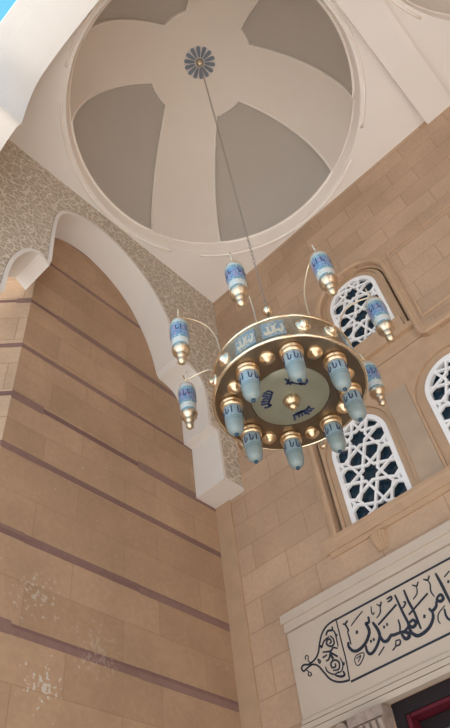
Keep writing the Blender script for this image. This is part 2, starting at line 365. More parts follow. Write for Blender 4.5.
# door recess backing
MB().box((.9, .30, 0), (3.1, .34, 3.6)).build('recess_back', M['door_dark'], wb)
MB().box((.90, .0455, 0), (.985, .30, 3.5)).build('door_jamb', M['stone_plain'], wb)
MB().box((2.95, .0455, 0), (3.05, .30, 3.5)).build('door_jamb', M['stone_plain'], wb)
MB().box((.90, .0455, 3.474), (3.05, .30, 3.6)).build('door_head', M['stone_plain'], wb)

# mouldings round the niche
def band(path, w, d, name, m, closed=False, prof=None):
    """moulding along a path on the back wall, outward offset w, depth d, stepped section"""
    n = len(path); mb = MB(); vs = []; fs = []
    sec = prof or [(0, 0), (0, d*.55), (w*.25, d), (w*.6, d*.9), (w*.75, d*.45), (w, d*.4), (w, 0)]
    k = len(sec)
    for i, p in enumerate(path):
        a = Vector(path[i-1] if (closed or i > 0) else p); b = Vector(path[(i+1) % n] if (closed or i < n-1) else p); p = Vector(p)
        t1 = (p-a); t2 = (b-p)
        t1 = t1.normalized() if t1.length > 1e-9 else t2.normalized(); t2 = t2.normalized() if t2.length > 1e-9 else t1
        n1 = Vector((t1.y, -t1.x)); n2 = Vector((t2.y, -t2.x)); nn = (n1+n2)
        nn = nn/max(.35, nn.dot(n1)) if nn.length > 1e-6 else n1
        for (s_, h) in sec:
            q = p+nn*s_; vs.append((q.x, -h, q.y))
    for i in range(n if closed else n-1):
        for j in range(k-1):
            fs.append((i*k+j, i*k+j+1, ((i+1) % n)*k+j+1, ((i+1) % n)*k+j))
    if not closed: fs += [tuple(range(k)), tuple((n-1)*k+j for j in range(k))[::-1]]
    mb.add(vs, fs); return mb.build(name, m)
struct(band([T[0]]+T[1:], .085, .035, 'trim_1', M['stone_mold'], True), 'raised sandstone moulding round the stepped window niche')
# rectangular panels beside the upper window
for i, (x0, x1) in enumerate(((2.56, 3.60), (.36, 1.42))):
    pr = rect(x0, 6.66, x1, 7.82)
    struct(band(pr, .035, .02, 'trim_%d' % (2+i), M['stone_mold'], True, [(0, 0), (0, .014), (.018, .02), (.035, .008), (.035, 0)]))
# sill course under the lower windows
sl = MB(); sl.box((.80, -.030, 4.80), (3.2, 0, 4.94)); sl.box((.84, -.018, 4.75), (3.16, 0, 4.80)); sl.box((.80, 0, 4.93), (3.2, .062, 4.962))
struct(sl.build('trim_4', M['stone_mold']), 'smooth sandstone sill course under the two lower windows')
# sill under upper window
struct(MB().box((1.53, -.008, 6.63), (2.43, .062, 6.70)).box((1.58, .0, 6.70), (2.34, .062, 6.875)).build('trim_5', M['stone_mold']))

# ------------------------------------------------------------------ lattice windows
def in_arch(x, z, cx, hw, z0, zs):
    if z < z0 or abs(x-cx) > hw: return False
    return z <= zs or (x-cx)**2+(z-zs)**2 <= hw*hw
def lattice_window(name, cx, z0, zs, starz, label):
    root = empty(name, (cx, .16, z0)); struct(root, label)
    def loc(o): o.location = (-cx, -.16, -z0); return o
    hw = .325; bw = .05
    loc(plate('frame', [arched(cx, hw-.001, z0, zs, hw-.001)], [arched(cx, hw-bw, z0+.035, zs, hw-bw)], -.115, -.062, 'Y', M['marble_white'], root))
    mb = MB(); p = .43; apo = p/2; bar = .0195
    segs = []
    for i in range(-1, 2):
        for j in range(-2, 5):
            ox = cx+i*p; oz = starz+j*p
            mids = []
            for k in range(8):
                a = k*PI/4; r = apo if k % 2 == 0 else apo
                mids.append(Vector((ox+r*math.cos(a), oz+r*math.sin(a))))
            for k in range(8):
                a = mids[k]; b = mids[(k+3) % 8]
                # leave out the middle of each chord: the eye of the star
                mid = (a+b)/2; d = (b-a)/2
                g = math.tan(rad(22.5))*apo*math.cos(rad(67.5))/d.length
                segs.append((a, mid-d*g)); segs.append((mid+d*g, b))
            # small square at cell corner: continue the lines into a four pointed star
            if True:
                for q in (1, 3, 5, 7):
                    pass
            cxn, czn = ox+apo, oz+apo
            side = [(Vector((ox, oz))+Vector((math.cos(PI/4), math.sin(PI/4)))*apo), (Vector((ox+p, oz))+Vector((math.cos(3*PI/4), math.sin(3*PI/4)))*apo),
                    (Vector((ox+p, oz+p))+Vector((math.cos(5*PI/4), math.sin(5*PI/4)))*apo), (Vector((ox, oz+p))+Vector((math.cos(-PI/4), math.sin(-PI/4)))*apo)]
            cc = Vector((cxn, czn))
            for k in range(4):
                a = side[k]; b = side[(k+1) % 4]
                inn = cc+((a+b)/2-cc)*.42
                segs.append((a, inn)); segs.append((inn, b))
    hw2 = hw-bw+.012; zb = z0+.03
    for a, b in segs:
        # clip by sampling
        n = 24; run = []
        def flush(run):
            if len(run) < 2: return
            s_, e = run[0], run[-1]; d = (e-s_)
            if d.length < .004: return
            d.normalize(); s_ = s_-d*.006; e = e+d*.006; nn = Vector((-d.y, d.x))*bar/2*1.25
            yy0 = .063+.004*random.random(); yy1 = .088+.004*random.random()
            vs = []
            for y in (yy0, yy1):
                for q in (s_-nn, e-nn, e+nn, s_+nn): vs.append((q.x, y, q.y))
            mb.add(vs, [(0,1,2,3), (7,6,5,4), (0,4,5,1), (1,5,6,2), (2,6,7,3), (3,7,4,0)])
        for i in range(n+1):
            q = a+(b-a)*(i/n)
            if in_arch(q.x, q.y, cx, hw2, zb, zs): run.append(q)
            else: flush(run); run = []
        flush(run)
    loc(mb.build('lattice', M['marble_white'], root))
    g = plate('glass_pane', [arched(cx, hw-.005, z0+.005, zs, hw-.005)], [], -.150, -.135, 'Y', M['dark_glass'], root); loc(g)
    return root
lattice_window('window_1', 1.417, 4.965, 5.755, 5.404, 'white star lattice window just above the sill, beside the chandelier')
lattice_window('window_2', 2.52, 4.965, 5.755, 5.404, 'white star lattice window at the right edge of the photo')
lattice_window('window_3', 1.95, 6.885, 7.66, 7.325, 'upper white star lattice window behind the hanging lanterns')

# ------------------------------------------------------------------ left wall and arches
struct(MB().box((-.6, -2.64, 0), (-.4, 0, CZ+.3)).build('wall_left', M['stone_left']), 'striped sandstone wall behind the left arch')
sk = MB(); d = .7071
A0 = Vector((-.4, -2.64)); B0 = A0+Vector((-d, -d))*3.4; nn = Vector((-d, d))*.2
vs = [(q.x, q.y, z) for z in (0, CZ+.3) for q in (A0, B0, B0+nn, A0+nn)]
sk.add(vs, [(0,1,2,3), (7,6,5,4), (0,4,5,1), (1,5,6,2), (2,6,7,3), (3,7,4,0)])
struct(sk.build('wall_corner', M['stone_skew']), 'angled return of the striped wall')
# profile of the polylobed arches
right_half = [(-.275, 6.085), (-.275, 6.76), (-.30, 6.785), (-.405, 6.79), (-.405, 7.18)]
lobe = spline([(-.405, 7.18, 0), (-.43, 7.40, 0), (-.52, 7.56, 0), (-.64, 7.63, 0), (-.78, 7.66, 0)], 5)
main = spline([(-.80, 7.70, 0), (-.845, 7.90, 0), (-.925, 8.15, 0), (-1.04, 8.40, 0), (-1.25, 8.73, 0), (-1.54, 8.99, 0), (-1.83, 9.135, 0), (-2.08, 9.185, 0), (-2.36, 9.14, 0), (-2.58, 9.02, 0), (-2.70, 8.89, 0), (-2.765, 8.70, 0), (-2.78, 8.42, 0), (-2.772, 8.02, 0), (-2.758, 7.664, 0)], 5)
lobe2 = spline([(-2.81, 7.72, 0), (-2.89, 7.735, 0), (-3.02, 7.63, 0), (-3.13, 7.37, 0), (-3.17, 7.1, 0), (-3.17, 6.80, 0)], 5)
left_end = [(-3.30, 6.785), (-3.33, 6.76), (-3.33, 6.085)]
prof = right_half+[(p.x, p.y) for p in lobe[1:]]+[(p.x, p.y) for p in main]+[(p.x, p.y) for p in lobe2]+left_end
poly = [(0, 6.085)]+prof+[(-3.62, 6.085), (-4.15, 6.085), (-4.15, CZ), (0, CZ)]
ws = struct(plate('wall_side', [poly], [], -.398, 0, 'X', M['mosaic']), 'carved patterned spandrel wall over the left arch')
def lining(profile, t, w0, w1, plane, name, label=None, m='plaster_arch'):
    """white lining that follows the arch: a solid strip of thickness t"""
    n = len(profile); g = AX[plane]; vs = []; fs = []
    for i, p in enumerate(profile):
        p = Vector(p); a = Vector(profile[max(0, i-1)]); b = Vector(profile[min(n-1, i+1)])
        t1 = p-a; t2 = b-p
        t1 = t1.normalized() if t1.length > 1e-9 else t2.normalized(); t2 = t2.normalized() if t2.length > 1e-9 else t1
        n1 = Vector((t1.y, -t1.x)); n2 = Vector((t2.y, -t2.x)); q = n1+n2
        q = q/max(.5, q.dot(n1)) if q.length > 1e-6 else n1
        for (s_, w) in ((-.006, w0), (-.006, w1), (t, w1), (t, w0)):
            e = p+q*s_; vs.append(g(e.x, e.y, w))
    for i in range(n-1):
        for j in range(4): fs.append((i*4+j, i*4+(j+1) % 4, (i+1)*4+(j+1) % 4, (i+1)*4+j))
    fs += [(0, 1, 2, 3), tuple((n-1)*4+j for j in (3, 2, 1, 0))]
    mb = MB(); mb.add(vs, fs); return struct(mb.build(name, M[m]), label)
lining([(-.004, 6.085)]+prof, -.05, -.396, .014, 'X', 'trim_6', 'white lining and block end of the many-lobed left arch')
# pier that carries the outer end of the left arch
struct(MB().box((-.398, -4.15, 0), (0, -3.36, 6.06)).build('wall_pier', M['stone_plain']))

# front arches (open to the sky)
half = [(1.53, 6.22), (1.53, 6.90), (1.50, 6.93), (1.37, 6.94), (1.37, 7.24)]+[(p.x, p.y) for p in spline([(1.37, 7.24, 0), (1.33, 7.49, 0), (1.22, 7.76, 0), (1.09, 7.87, 0), (1.01, 7.86, 0), (.958, 7.80, 0)], 4)[1:]]
half += [(p.x, p.y) for p in spline([(.962, 7.84, 0), (.975, 8.25, 0), (.965, 8.70, 0), (.91, 8.95, 0), (.78, 9.12, 0), (.56, 9.26, 0), (.28, 9.33, 0), (0, 9.345, 0)], 5)]
def front_profile(cx): return [(cx-h, z) for h, z in half]+[(cx+h, z) for h, z in half[::-1][1:]]
fp1 = front_profile(1.92); fp2 = front_profile(6.08)
def arch_poly(fp, x0, x1, zt): return [(x0, 6.22)]+fp+[(x1, 6.22), (x1, zt), (x0, zt)]
fr = empty('wall_front'); struct(fr)
plate('arch_wall', [arch_poly(fp1, -.4, 4.0, CZ+.5)], [], 3.77, 4.20, 'Y', M['plaster_arch'], fr)
plate('arch_wall', [arch_poly(fp2, 4.0, X1, CZ+.5)], [], 3.77, 4.20, 'Y', M['plaster_arch'], fr)
for x0, x1 in ((-.4, .2), (3.70, 4.30), (7.80, X1)):
    MB().box((x0, -4.2, 0), (x1, -3.77, 6.215)).build('pier', M['stone_plain'], fr)
lining(fp1, -.10, 4.20, 4.36, 'Y', 'trim_7', 'bright outer edge of the front arch against the sky')
lining(fp2, -.10, 4.20, 4.36, 'Y', 'trim_8')
struct(MB().box((X1, -4.2, 0), (X1+.2, .0, CZ+.3)).build('wall_right', M['stone_plain']))

# ------------------------------------------------------------------ ceiling with two domes
ceil = empty('ceiling', (1.88, -1.88, CZ)); struct(ceil)
def ceiling_slab(cx, x0, x1, y0, y1):
    R0 = 1.80; mb = MB(); n = 96; vs = []; fs = []
    cy = -1.88
    angs = sorted(set([2*PI*i/n for i in range(n)]+[math.atan2(y-cy, x-cx) % (2*PI) for x in (x0, x1) for y in (y0, y1)]))
    for a in angs:
        c, s_ = math.cos(a), math.sin(a); t = 1e9
        if abs(c) > 1e-9: t = min(t, ((x1 if c > 0 else x0)-cx)/c)
        if abs(s_) > 1e-9: t = min(t, ((y1 if s_ > 0 else y0)-cy)/s_)
        for (r, z) in ((R0, 0), (t, 0), (t, .14), (R0, .14)): vs.append((cx+r*c, cy+r*s_, CZ+z))
    k = len(angs)
    for i in range(k):
        for j in range(4): fs.append((i*4+j, i*4+(j+1) % 4, ((i+1) % k)*4+(j+1) % 4, ((i+1) % k)*4+j))
    mb.add(vs, fs); o = mb.build('ceiling_slab', M['plaster'], ceil); o.location = (-1.88, 1.88, -CZ); return o
ceiling_slab(1.88, -.6, 3.96, -4.2, .07)
ceiling_slab(6.04, 3.96, X1+.2, -4.2, .07)
DR = 1.81; DB = .215; DH = 2.68-DB
def dpt(cx, r, a, off=0.):
    # point on the dome, offset inward
    q = min(1., r/DR); el = math.acos(q)
    nx = math.cos(el)/DR; nz = math.sin(el)/DH; l = math.hypot(nx, nz); nx /= l; nz /= l
    rr = r-off*nx; z = DH*math.sin(el)-off*nz
    return (cx+rr*math.cos(a), -1.88+rr*math.sin(a), CZ+DB+z)
def put(o): o.location = (-1.88, 1.88, -CZ); return o
RIBS = [rad(53.5), rad(147.5), rad(240), rad(331)]
def RW(r): return .355+.08*r
RC = .80
def dome(cx):
    mb = MB(); n = 96; rings = [math.cos(PI/2*i/26)*DR for i in range(27)]; vs = []; fs = []
    for r in rings:
        for j in range(n): vs.append(dpt(cx, max(r, 1e-4), 2*PI*j/n, 0))
    for i in range(26):
        for j in range(n): fs.append((i*n+j, i*n+(j+1) % n, (i+1)*n+(j+1) % n, (i+1)*n+j))
    mb.add(vs, fs); o = put(mb.build('dome_panels', M['panel'], ceil, True)); o['label'] = 'dark recessed panels of the dome'
    OFF = .045
    def patch(grid, name):
        # thick patch from a grid of (r, a): inner face offset OFF plus side walls back to the shell
        mb = MB(); R_ = len(grid); Q = len(grid[0]); vs = []; fs = []
        for row in grid:
            for (r, a) in row: vs.append(dpt(cx, r, a, OFF))
        for row in grid:
            for (r, a) in row: vs.append(dpt(cx, r, a, -.01))
        K = R_*Q
        for i in range(R_-1):
            for j in range(Q-1): fs.append((i*Q+j, i*Q+j+1, (i+1)*Q+j+1, (i+1)*Q+j))
        for i in range(R_-1):
            for j in (0, Q-1): fs.append((i*Q+j, (i+1)*Q+j, K+(i+1)*Q+j, K+i*Q+j))
        for j in range(Q-1):
            for i in (0, R_-1): fs.append((i*Q+j, i*Q+j+1, K+i*Q+j+1, K+i*Q+j))
        mb.add(vs, fs); return put(mb.build(name, M['rib'], ceil, True, 40))
    rs = [DR*math.cos(t) for t in [0+math.acos(RC/DR)*i/18 for i in range(19)]]
    for ca in RIBS:
        patch([[(r, ca+math.asin(max(-1, min(1, RW(r)*k/6/r)))) for k in range(-6, 7)] for r in rs], 'dome_rib')
    mb = MB(); vs = []; fs = []
    cr = [RC*i/8 for i in range(9)]
    for r in cr:
        for j in range(64): vs.append(dpt(cx, max(r, 1e-4), 2*PI*j/64, OFF))
    for i in range(8):
        for j in range(64): fs.append((i*64+j, i*64+(j+1) % 64, (i+1)*64+(j+1) % 64, (i+1)*64+j))
    o0 = len(vs)
    for j in range(64): vs.append(dpt(cx, RC, 2*PI*j/64, -.01))
    for j in range(64): fs.append((8*64+j, 8*64+(j+1) % 64, o0+(j+1) % 64, o0+j))
    mb.add(vs, fs); put(mb.build('dome_crown', M['rib'], ceil, True, 40))
    # light bead round each dark panel
    for i in range(4):
        a0 = RIBS[i]; a1 = RIBS[(i+1) % 4]+(2*PI if i == 3 else 0); pts = []
        f = lambda r: math.asin(RW(r)/r)
        for r in rs: pts.append(dpt(cx, r, a0+f(r), OFF))
        s_, e = a0+f(RC), a1-f(RC)
        for k in range(1, 8): pts.append(dpt(cx, RC, s_+(e-s_)*k/8, OFF))
        for r in rs[::-1]: pts.append(dpt(cx, r, a1-f(r), OFF))
        s_, e = a1-f(DR), a0+f(DR)
        for k in range(1, 16): pts.append(dpt(cx, DR, s_+(e-s_)*k/16, .04))
        put(MB().tube(pts, .017, 6, None, True).build('panel_bead', M['bead'], ceil, True))
        # thin raised ring at the ceiling, broken where a rib runs down into it
        g0 = a0+math.asin(.20/1.8); g1 = a1-math.asin(.20/1.8)
        put(MB().tube([(cx+1.852*math.cos(g0+(g1-g0)*k/28), -1.88+1.852*math.sin(g0+(g1-g0)*k/28), CZ) for k in range(29)], .017, 6).build('ring_bead', M['bead'], ceil, True))
    put(MB().lathe([(1.7995, -.004), (1.788, .02), (1.788, DB-.03), (1.778, DB-.012), (1.788, DB+.006), (1.86, DB+.006), (1.86, .12), (1.7995, .12), (1.7995, -.004)], (cx, -1.88, CZ), 96).build('ring_moulding', M['rib'], ceil, True, 30))
dome(1.88); dome(6.04)
struct(MB().box((3.765, -3.77, 9.49), (4.15, 0, CZ-.001)).build('trim_9', M['plaster']), 'flat white cross beam between the two ceiling bays')

# ------------------------------------------------------------------ inscription over the door
sg = tag(empty('inscription_panel', (.22, -.03, 3.5)), 'cream marble lintel inlaid with dark Arabic calligraphy above the doorway', 'sign')
def sput(o): o.location = (-.22, .03, -3.5); return o
SX1 = 3.74
sput(MB().box((.235, -.03, 3.62), (SX1, -.0005, 4.318)).build('slab', M['marble'], sg))
cn = MB(); cn.box((.228, -.048, 4.325), (SX1+.015, -.0005, 4.40)); cn.box((.216, -.066, 4.40), (SX1+.025, -.0005, 4.48))
sput(cn.build('cornice', M['marble'], sg))
lm = MB(); lm.box((.23, -.045, 3.58), (SX1, -.0005, 3.612)); lm.box((.24, -.02, 3.57), (SX1, -.0005, 3.58)); lm.box((.225, -.058, 3.53), (SX1, -.0005, 3.57)); lm.box((.24, -.03, 3.52), (SX1, -.0005, 3.53)); lm.box((.215, -.068, 3.475), (SX1, -.0005, 3.52))
sput(lm.build('base_moulding', M['marble'], sg))
def strokes(key, name):
    mb = MB()
    for i, (pts, w) in enumerate(STROKES[key]): ribbon(mb, pts, w*{'K': 1.0, 'L': 1.15, 'O': 1.5}[key], .0295, .0335+.0002*(i % 5), 'Y', taper=key != 'K')
    return mb
bd = strokes('K', 'b')
MXC = 1.98
for (pts, w) in STROKES['K']: ribbon(bd, [(2*MXC-p[0], p[1]) for p in pts], w, .0295, .0335, 'Y', taper=False)
for z in (4.222, 3.722): ribbon(bd, [(.74, z), (2*MXC-.74, z)], .0155, .0295, .0336, 'Y', taper=False)
sput(bd.build('cartouche_border', M['ink'], sg))
sput(strokes('L', 'l').build('lettering', M['ink'], sg))
orn = strokes('O', 'o')
for (pts, w) in STROKES['O']: ribbon(orn, [(2*MXC-p[0], p[1]) for p in pts], w, .0295, .0335, 'Y')
sput(orn.build('floral_ornament', M['ink'], sg))

# small carved bracket between sill and inscription
bk = MB()
def bracket(bk):
    x = 1.335
    bk.box((x-.085, -.055, 4.70), (x+.085, -.001, 4.715))
    secs = [(4.70, .05, .080), (4.66, .052, .075), (4.63, .040, .066), (4.60, .034, .06), (4.565, .026, .05), (4.545, .012, .04)]
    vs = []; fs = []; n = 10
    for (z, d, hw) in secs:
        for j in range(n+1):
            a = PI*j/n; vs.append((x-hw*math.cos(a), -.001-d*math.sin(a)**.7, z))
    for i in range(len(secs)-1):
        for j in range(n): fs.append((i*(n+1)+j, i*(n+1)+j+1, (i+1)*(n+1)+j+1, (i+1)*(n+1)+j))
    fs += [tuple(range(n+1)), tuple((len(secs)-1)*(n+1)+j for j in range(n+1))[::-1]]
    bk.add(vs, fs)
    for k in range(-2, 3):
        bk.tube([(x+k*.030, -.05+.006*abs(k), 4.695), (x+k*.027, -.055+.008*abs(k), 4.655), (x+k*.022, -.04+.006*abs(k), 4.61), (x+k*.016, -.022, 4.555)], [.012, .013, .011, .006], 8)
bracket(bk)
bk.v = [(x, min(y+.0012, .0), z+.036) for (x, y, z) in bk.v]
tag(bk.build('carved_bracket', M['stone_mold'], None, True, 40), 'small leaf-carved sandstone bracket between the window sill and the inscription', 'bracket')

# carved capital on a pilaster below the lintel
pl = tag(empty('pilaster', (.79, -.06, 0)), 'pale pilaster with carved pinkish capital under the lintel left of the doorway', 'pilaster')
def pput(o): o.location = (-.79, .06, 0); return o
pput(MB().box((.74, -.08, .12), (.95, -.0005, 3.20)).box((.71, -.11, 0), (.98, -.0005, .12)).build('shaft', M['marble'], pl))
cp = MB()
def frust(mb, x0, x1, y, z0, X0, X1, Y, Z):
    vs = [(x0, -.0005, z0), (x1, -.0005, z0), (x1, y, z0), (x0, y, z0), (X0, -.0005, Z), (X1, -.0005, Z), (X1, Y, Z), (X0, Y, Z)]
    mb.add(vs, [(0,1,2,3), (7,6,5,4), (0,4,5,1), (1,5,6,2), (2,6,7,3), (3,7,4,0)])
cp.box((.72, -.095, 3.20), (.97, -.0005, 3.225))
frust(cp, .74, .95, -.08, 3.225, .70, .985, -.13, 3.375)
cp.box((.69, -.145, 3.375), (.995, -.0005, 3.445))
for k in range(5):
    x = .745+k*.050
    cp.tube([(x, -.085, 3.23), (x*1.03-.025, -.115, 3.29), (x*1.12-.10, -.145, 3.365), (x*1.12-.10, -.152, 3.35)], [.022, .026, .020, .010], 8)
pput(cp.build('capital', M['pinkstone'], pl, False))
# rounded stone boss left of the capital, set apart from the pilaster
struct(MB().tube([(.60, 0, 3.395), (.60, -.11, 3.395)], .06, 18).build('trim_11', M['pinkstone'], None, True, 40), 'rounded pinkish stone boss under the lintel')

# door
dr = empty('door_1', (1.97, .12, 0)); struct(dr, 'dark doorway with wine red frame under the inscription')
def dput(o): o.location = (-1.97, -.12, 0); return o
f = MB(); f.box((.986, .012, 0), (1.07, .28, 3.473)); f.box((2.87, .012, 0), (2.949, .28, 3.473)); f.box((1.07, .012, 3.375), (2.87, .28, 3.473))
dput(f.build('frame', M['door_dark'], dr))
f = MB(); f.box((1.07, .03, 0), (1.10, .25, 3.38)); f.box((2.84, .03, 0), (2.87, .25, 3.38)); f.box((1.11, .03, 3.352), (2.83, .25, 3.38))
dput(f.build('architrave', M['door_red'], dr))
for x0, x1 in ((1.10, 1.97), (1.97, 2.84)):
    lf = MB(); z1 = 3.345
    lf.box((x0, .15, .02), (x0+.1, .2, z1)); lf.box((x1-.1, .15, .02), (x1, .2, z1)); lf.box((x0+.1, .15, z1-.09), (x1-.1, .2, z1)); lf.box((x0+.1, .15, .02), (x1-.1, .2, .3)); lf.box((x0+.1, .15, 1.2), (x1-.1, .2, 1.35))
    leaf = dput(lf.build('door_leaf', M['door_dark'], dr))
    MB().box((x0+.1, .17, .3), (x1-.1, .18, 1.2)).box((x0+.1, .17, 1.35), (x1-.1, .18, z1-.09)).build('glass', M['door_glass'], leaf)
    MB().tube([((x1-.05) if x0 < 1.5 else (x0+.05), .15, 1.05), ((x1-.05) if x0 < 1.5 else (x0+.05), .09, 1.05), ((x1-.05) if x0 < 1.5 else (x0+.05), .09, 1.25), ((x1-.05) if x0 < 1.5 else (x0+.05), .15, 1.25)], .012, 8).build('handle', M['gold'], leaf, True)

# ------------------------------------------------------------------ rosette in the crown of the dome
rz = CZ+DH+DB-.045
ro = tag(empty('ceiling_rosette', (1.88, -1.88, rz)), 'round blue-grey petalled rosette at the top of the dome', 'rosette')
MB().lathe([(0, -.012), (.24, -.024), (.25, -.02), (.25, .04), (0, .04)], n=48, m='rosette_w').build('disc', None, ro, True, 40)
for k in range(14):
    a = 2*PI*k/14; mb = MB(); c, s_ = math.cos(a), math.sin(a)
    out = [(.075, -.008), (.13, -.022), (.20, -.030), (.232, -.022), (.24, 0), (.232, .022), (.20, .030), (.13, .022), (.075, .008)]
    vs = [(r*c-t*s_, r*s_+t*c, z) for z in (-.034, -.012) for (r, t) in out]; q = len(out)
    mb.add(vs, [tuple(range(q))[::-1], tuple(range(q, 2*q))]+[(j, (j+1) % q, q+(j+1) % q, q+j) for j in range(q)])
    mb.build('petal', M['rosette'], ro)
MB().lathe([(0, -.085), (.02, -.082), (.035, -.065), (.045, -.045), (.06, -.03), (.06, -.012), (0, -.012)], n=24, m='pale_gold').build('boss', None, ro, True)

# ------------------------------------------------------------------ chandelier
HX, HY = 1.893, -1.872; Z0 = 4.66
ch = tag(empty('chandelier', (HX, HY, Z0)), 'large round brass chandelier with blue glass lanterns hanging on a chain from the dome', 'chandelier')
def ring(mb, r, z, t, n=72, m=None, k=8): mb.tube([(r*math.cos(2*PI*i/n), r*math.sin(2*PI*i/n), z) for i in range(n)], t, k, m, True)
# drum
MB().lathe([(.505, 0), (.505, .015), (.497, .03), (.478, .22), (.482, .235), (.482, .25), (.46, .255), (.30, .30), (.10, .36), (.03, .40), (0, .40)], n=72, m='drum').build('drum', None, ch, True, 35)
mb = MB(); ring(mb, .505, .006, .011); ch_r = mb.build('lower_rim', M['pale_gold'], ch, True)
mb = MB(); ring(mb, .482, .245, .009); mb.build('upper_rim', M['pale_gold'], ch, True)
MB().lathe([(.505, .002), (.49, .0), (.262, .0), (.258, .012), (.505, .012)], n=72, m='brass').build('underside_ring', None, ch, True, 35)
pt = MB().lathe([(0, -.022), (.18, -.020), (.245, -.010), (.258, 0), (.258, .012), (0, .012)], n=64, m='plate').build('centre_plate', None, ch, True, 35)
MB().lathe([(0, -.112), (.018, -.108), (.029, -.092), (.026, -.076), (.034, -.068), (.048, -.055), (.056, -.036), (.05, -.014), (0, -.014)], n=24, m='gold').build('centre_knob', None, ch, True)['label'] = 'gold knob at the centre of the plate'
# script on the plate
def script(mb, f, w, h, k, d0, d1, seed, wd=.008):
    rnd = random.Random(seed); x = -w/2
    step = w/k
    for i in range(k):
        x0 = -w/2+i*step; t = rnd.random()
        if t < .45:
            ribbon(mb, [(x0+step*.5, -h*.30), (x0+step*.45, h*.1), (x0+step*.55, h*.5)], wd, d0, d1, None, mapf=f)
        elif t < .75:
            ribbon(mb, [(x0+step*.1, -h*.1), (x0+step*.4, -h*.42), (x0+step*.9, -h*.25), (x0+step*.95, h*.15), (x0+step*.6, h*.2)], wd, d0, d1, None, mapf=f)
        else:
            ribbon(mb, [(x0+step*.9, h*.35), (x0+step*.3, h*.1), (x0+step*.5, -h*.2), (x0+step*1.05, -h*.3)], wd, d0, d1, None, mapf=f)
    ribbon(mb, [(-w/2, -h*.22), (-w*.1, -h*.36), (w*.25, -h*.24), (w/2, -h*.32)], wd, d0, d1, None, mapf=f)
for i, a in enumerate((-38, 100, 230)):
    mb = MB(); ra = rad(a)
    def f(u, v, w, ra=ra):
        r = .185-v
        r = .165+v
        an = ra-u/.165
        return (r*math.cos(an), r*math.sin(an), -.0195-w)
    script(mb, f, .15, .070, 7, -.004, .004, 20+i, .014); mb.build('plate_script', M['lamp_ink'], ch)
# enamel script panels and studs on the side of the drum
def drum_r(z): return .4975-.019*((z-.03)/.19)
for k in range(8):
    base = -72+45*k
    for s_ in (-11.3, 11.3):
        a = rad(base+s_)
        if k % 2 == 0:
            pm = MB(); vs = []; fs = []; n = 8; hw = rad(8.6)
            for (zz) in (.045, .205):
                for j in range(n+1):
                    t = a-hw+2*hw*j/n
                    for e in (-.004, .006): r = drum_r(zz)+e; vs.append((r*math.cos(t), r*math.sin(t), zz))
            for j in range(n):
                o = j*2; p = (n+1)*2
                fs += [(o+1, o+3, p+o+3, p+o+1), (o, p+o, p+o+2, o+2), (o, o+2, o+3, o+1), (p+o, p+o+1, p+o+3, p+o+2)]
            fs += [(0, 1, (n+1)*2+1, (n+1)*2), (n*2, (n+1)*2+n*2, (n+1)*2+n*2+1, n*2+1)]
            pm.add(vs, fs); po = pm.build('script_panel', M['enamel'], ch, True, 30)
            mb = MB()
            def f(u, v, w, a=a):
                z = .125+v; r = drum_r(z)+w; t = a+u/.49
                return (r*math.cos(t), r*math.sin(t), z)
            script(mb, f, .12, .13, 4, .005, .011, int(k*3+s_), .013); mb.build('panel_script', M['enamel_ink'], po)
        else:
            z = .125; r = drum_r(z); ax = Matrix.Rotation(a, 3, 'Z') @ Matrix.Rotation(PI/2, 3, 'Y')
            MB().lathe([(.050, -.002), (.052, .008), (.042, .016), (.030, .018), (.026, .032), (.012, .042), (0, .044)], (r*math.cos(a), r*math.sin(a), z), 20, 'pale_gold', ax=ax).build('side_stud', None, ch, True)
# studs under the drum
for k in range(8):
    a = rad(17.5+45*k); r = .39
    ax = Matrix.Rotation(PI, 3, 'X')
    MB().lathe([(.050, -.002), (.052, .010), (.044, .018), (.034, .020), (.030, .034), (.016, .046), (0, .049)], (r*math.cos(a), r*math.sin(a), 0), 22, 'gold', ax=ax).build('stud', None, ch, True)
# cup lamps under the drum
def cup_lamp(seed):
    g = [(.0, -.05, 'lamp_glass'), (.060, -.05, 'lamp_glass'), (.062, -.075, 'lamp_glass'), (.060, -.125, 'lamp_glass'), (.059, -.150, 'lamp_line'), (.0595, -.156, 'lamp_frost'), (.0585, -.172, 'lamp_line'), (.058, -.177, 'lamp_frost'), (.056, -.205, 'lamp_frost'), (.050, -.234, 'lamp_frost'), (.038, -.254, 'lamp_frost'), (.020, -.266, 'lamp_frost'), (0, -.269)]
    body = MB().lathe(g, n=28).build('cup_lamp', None, ch, True)
    c = MB().lathe([(.030, .004), (.066, .002), (.076, -.006), (.078, -.014), (.070, -.020), (.068, -.026), (.073, -.032), (.072, -.042), (.062, -.052), (.055, -.052)], n=28, m='gold').build('collar', None, body, True)['label'] = 'stepped gold collar'
    MB().lathe([(0, -.262), (.011, -.264), (.014, -.272), (.011, -.282), (0, -.287)], n=14, m='lamp_tip').build('tip', None, body, True)['label'] = 'deep blue glass tip'
    mb = MB()
    rnd = random.Random(seed)
    for k in range(9):
        t0 = k*2*PI/9
        def f(u, v, w, t0=t0):
            t = t0+u/.061; r = .0615+w
            return (r*math.cos(t), r*math.sin(t), -.1+v)
        h = .024+.010*rnd.random()
        ribbon(mb, [(0, -h), (.001, 0), (0, h)], .0085, -.001, .0015, None, mapf=f)
        if k % 3 != 1: ribbon(mb, [(0, -h), (.011, -h-.003), (.020, -h*.5), (.021, h*.2)], .0075, -.001, .0015, None, mapf=f)
    mb.build('lettering', M['lamp_ink'], body)
    return body
lamp0 = cup_lamp(3)
for k in range(8):
    a = rad(40+45*k); o = lamp0 if k == 0 else copy_tree(lamp0, ch)
    o.location = (.39*math.cos(a), .39*math.sin(a), 0); o.rotation_euler = (0, 0, a+k*.7)
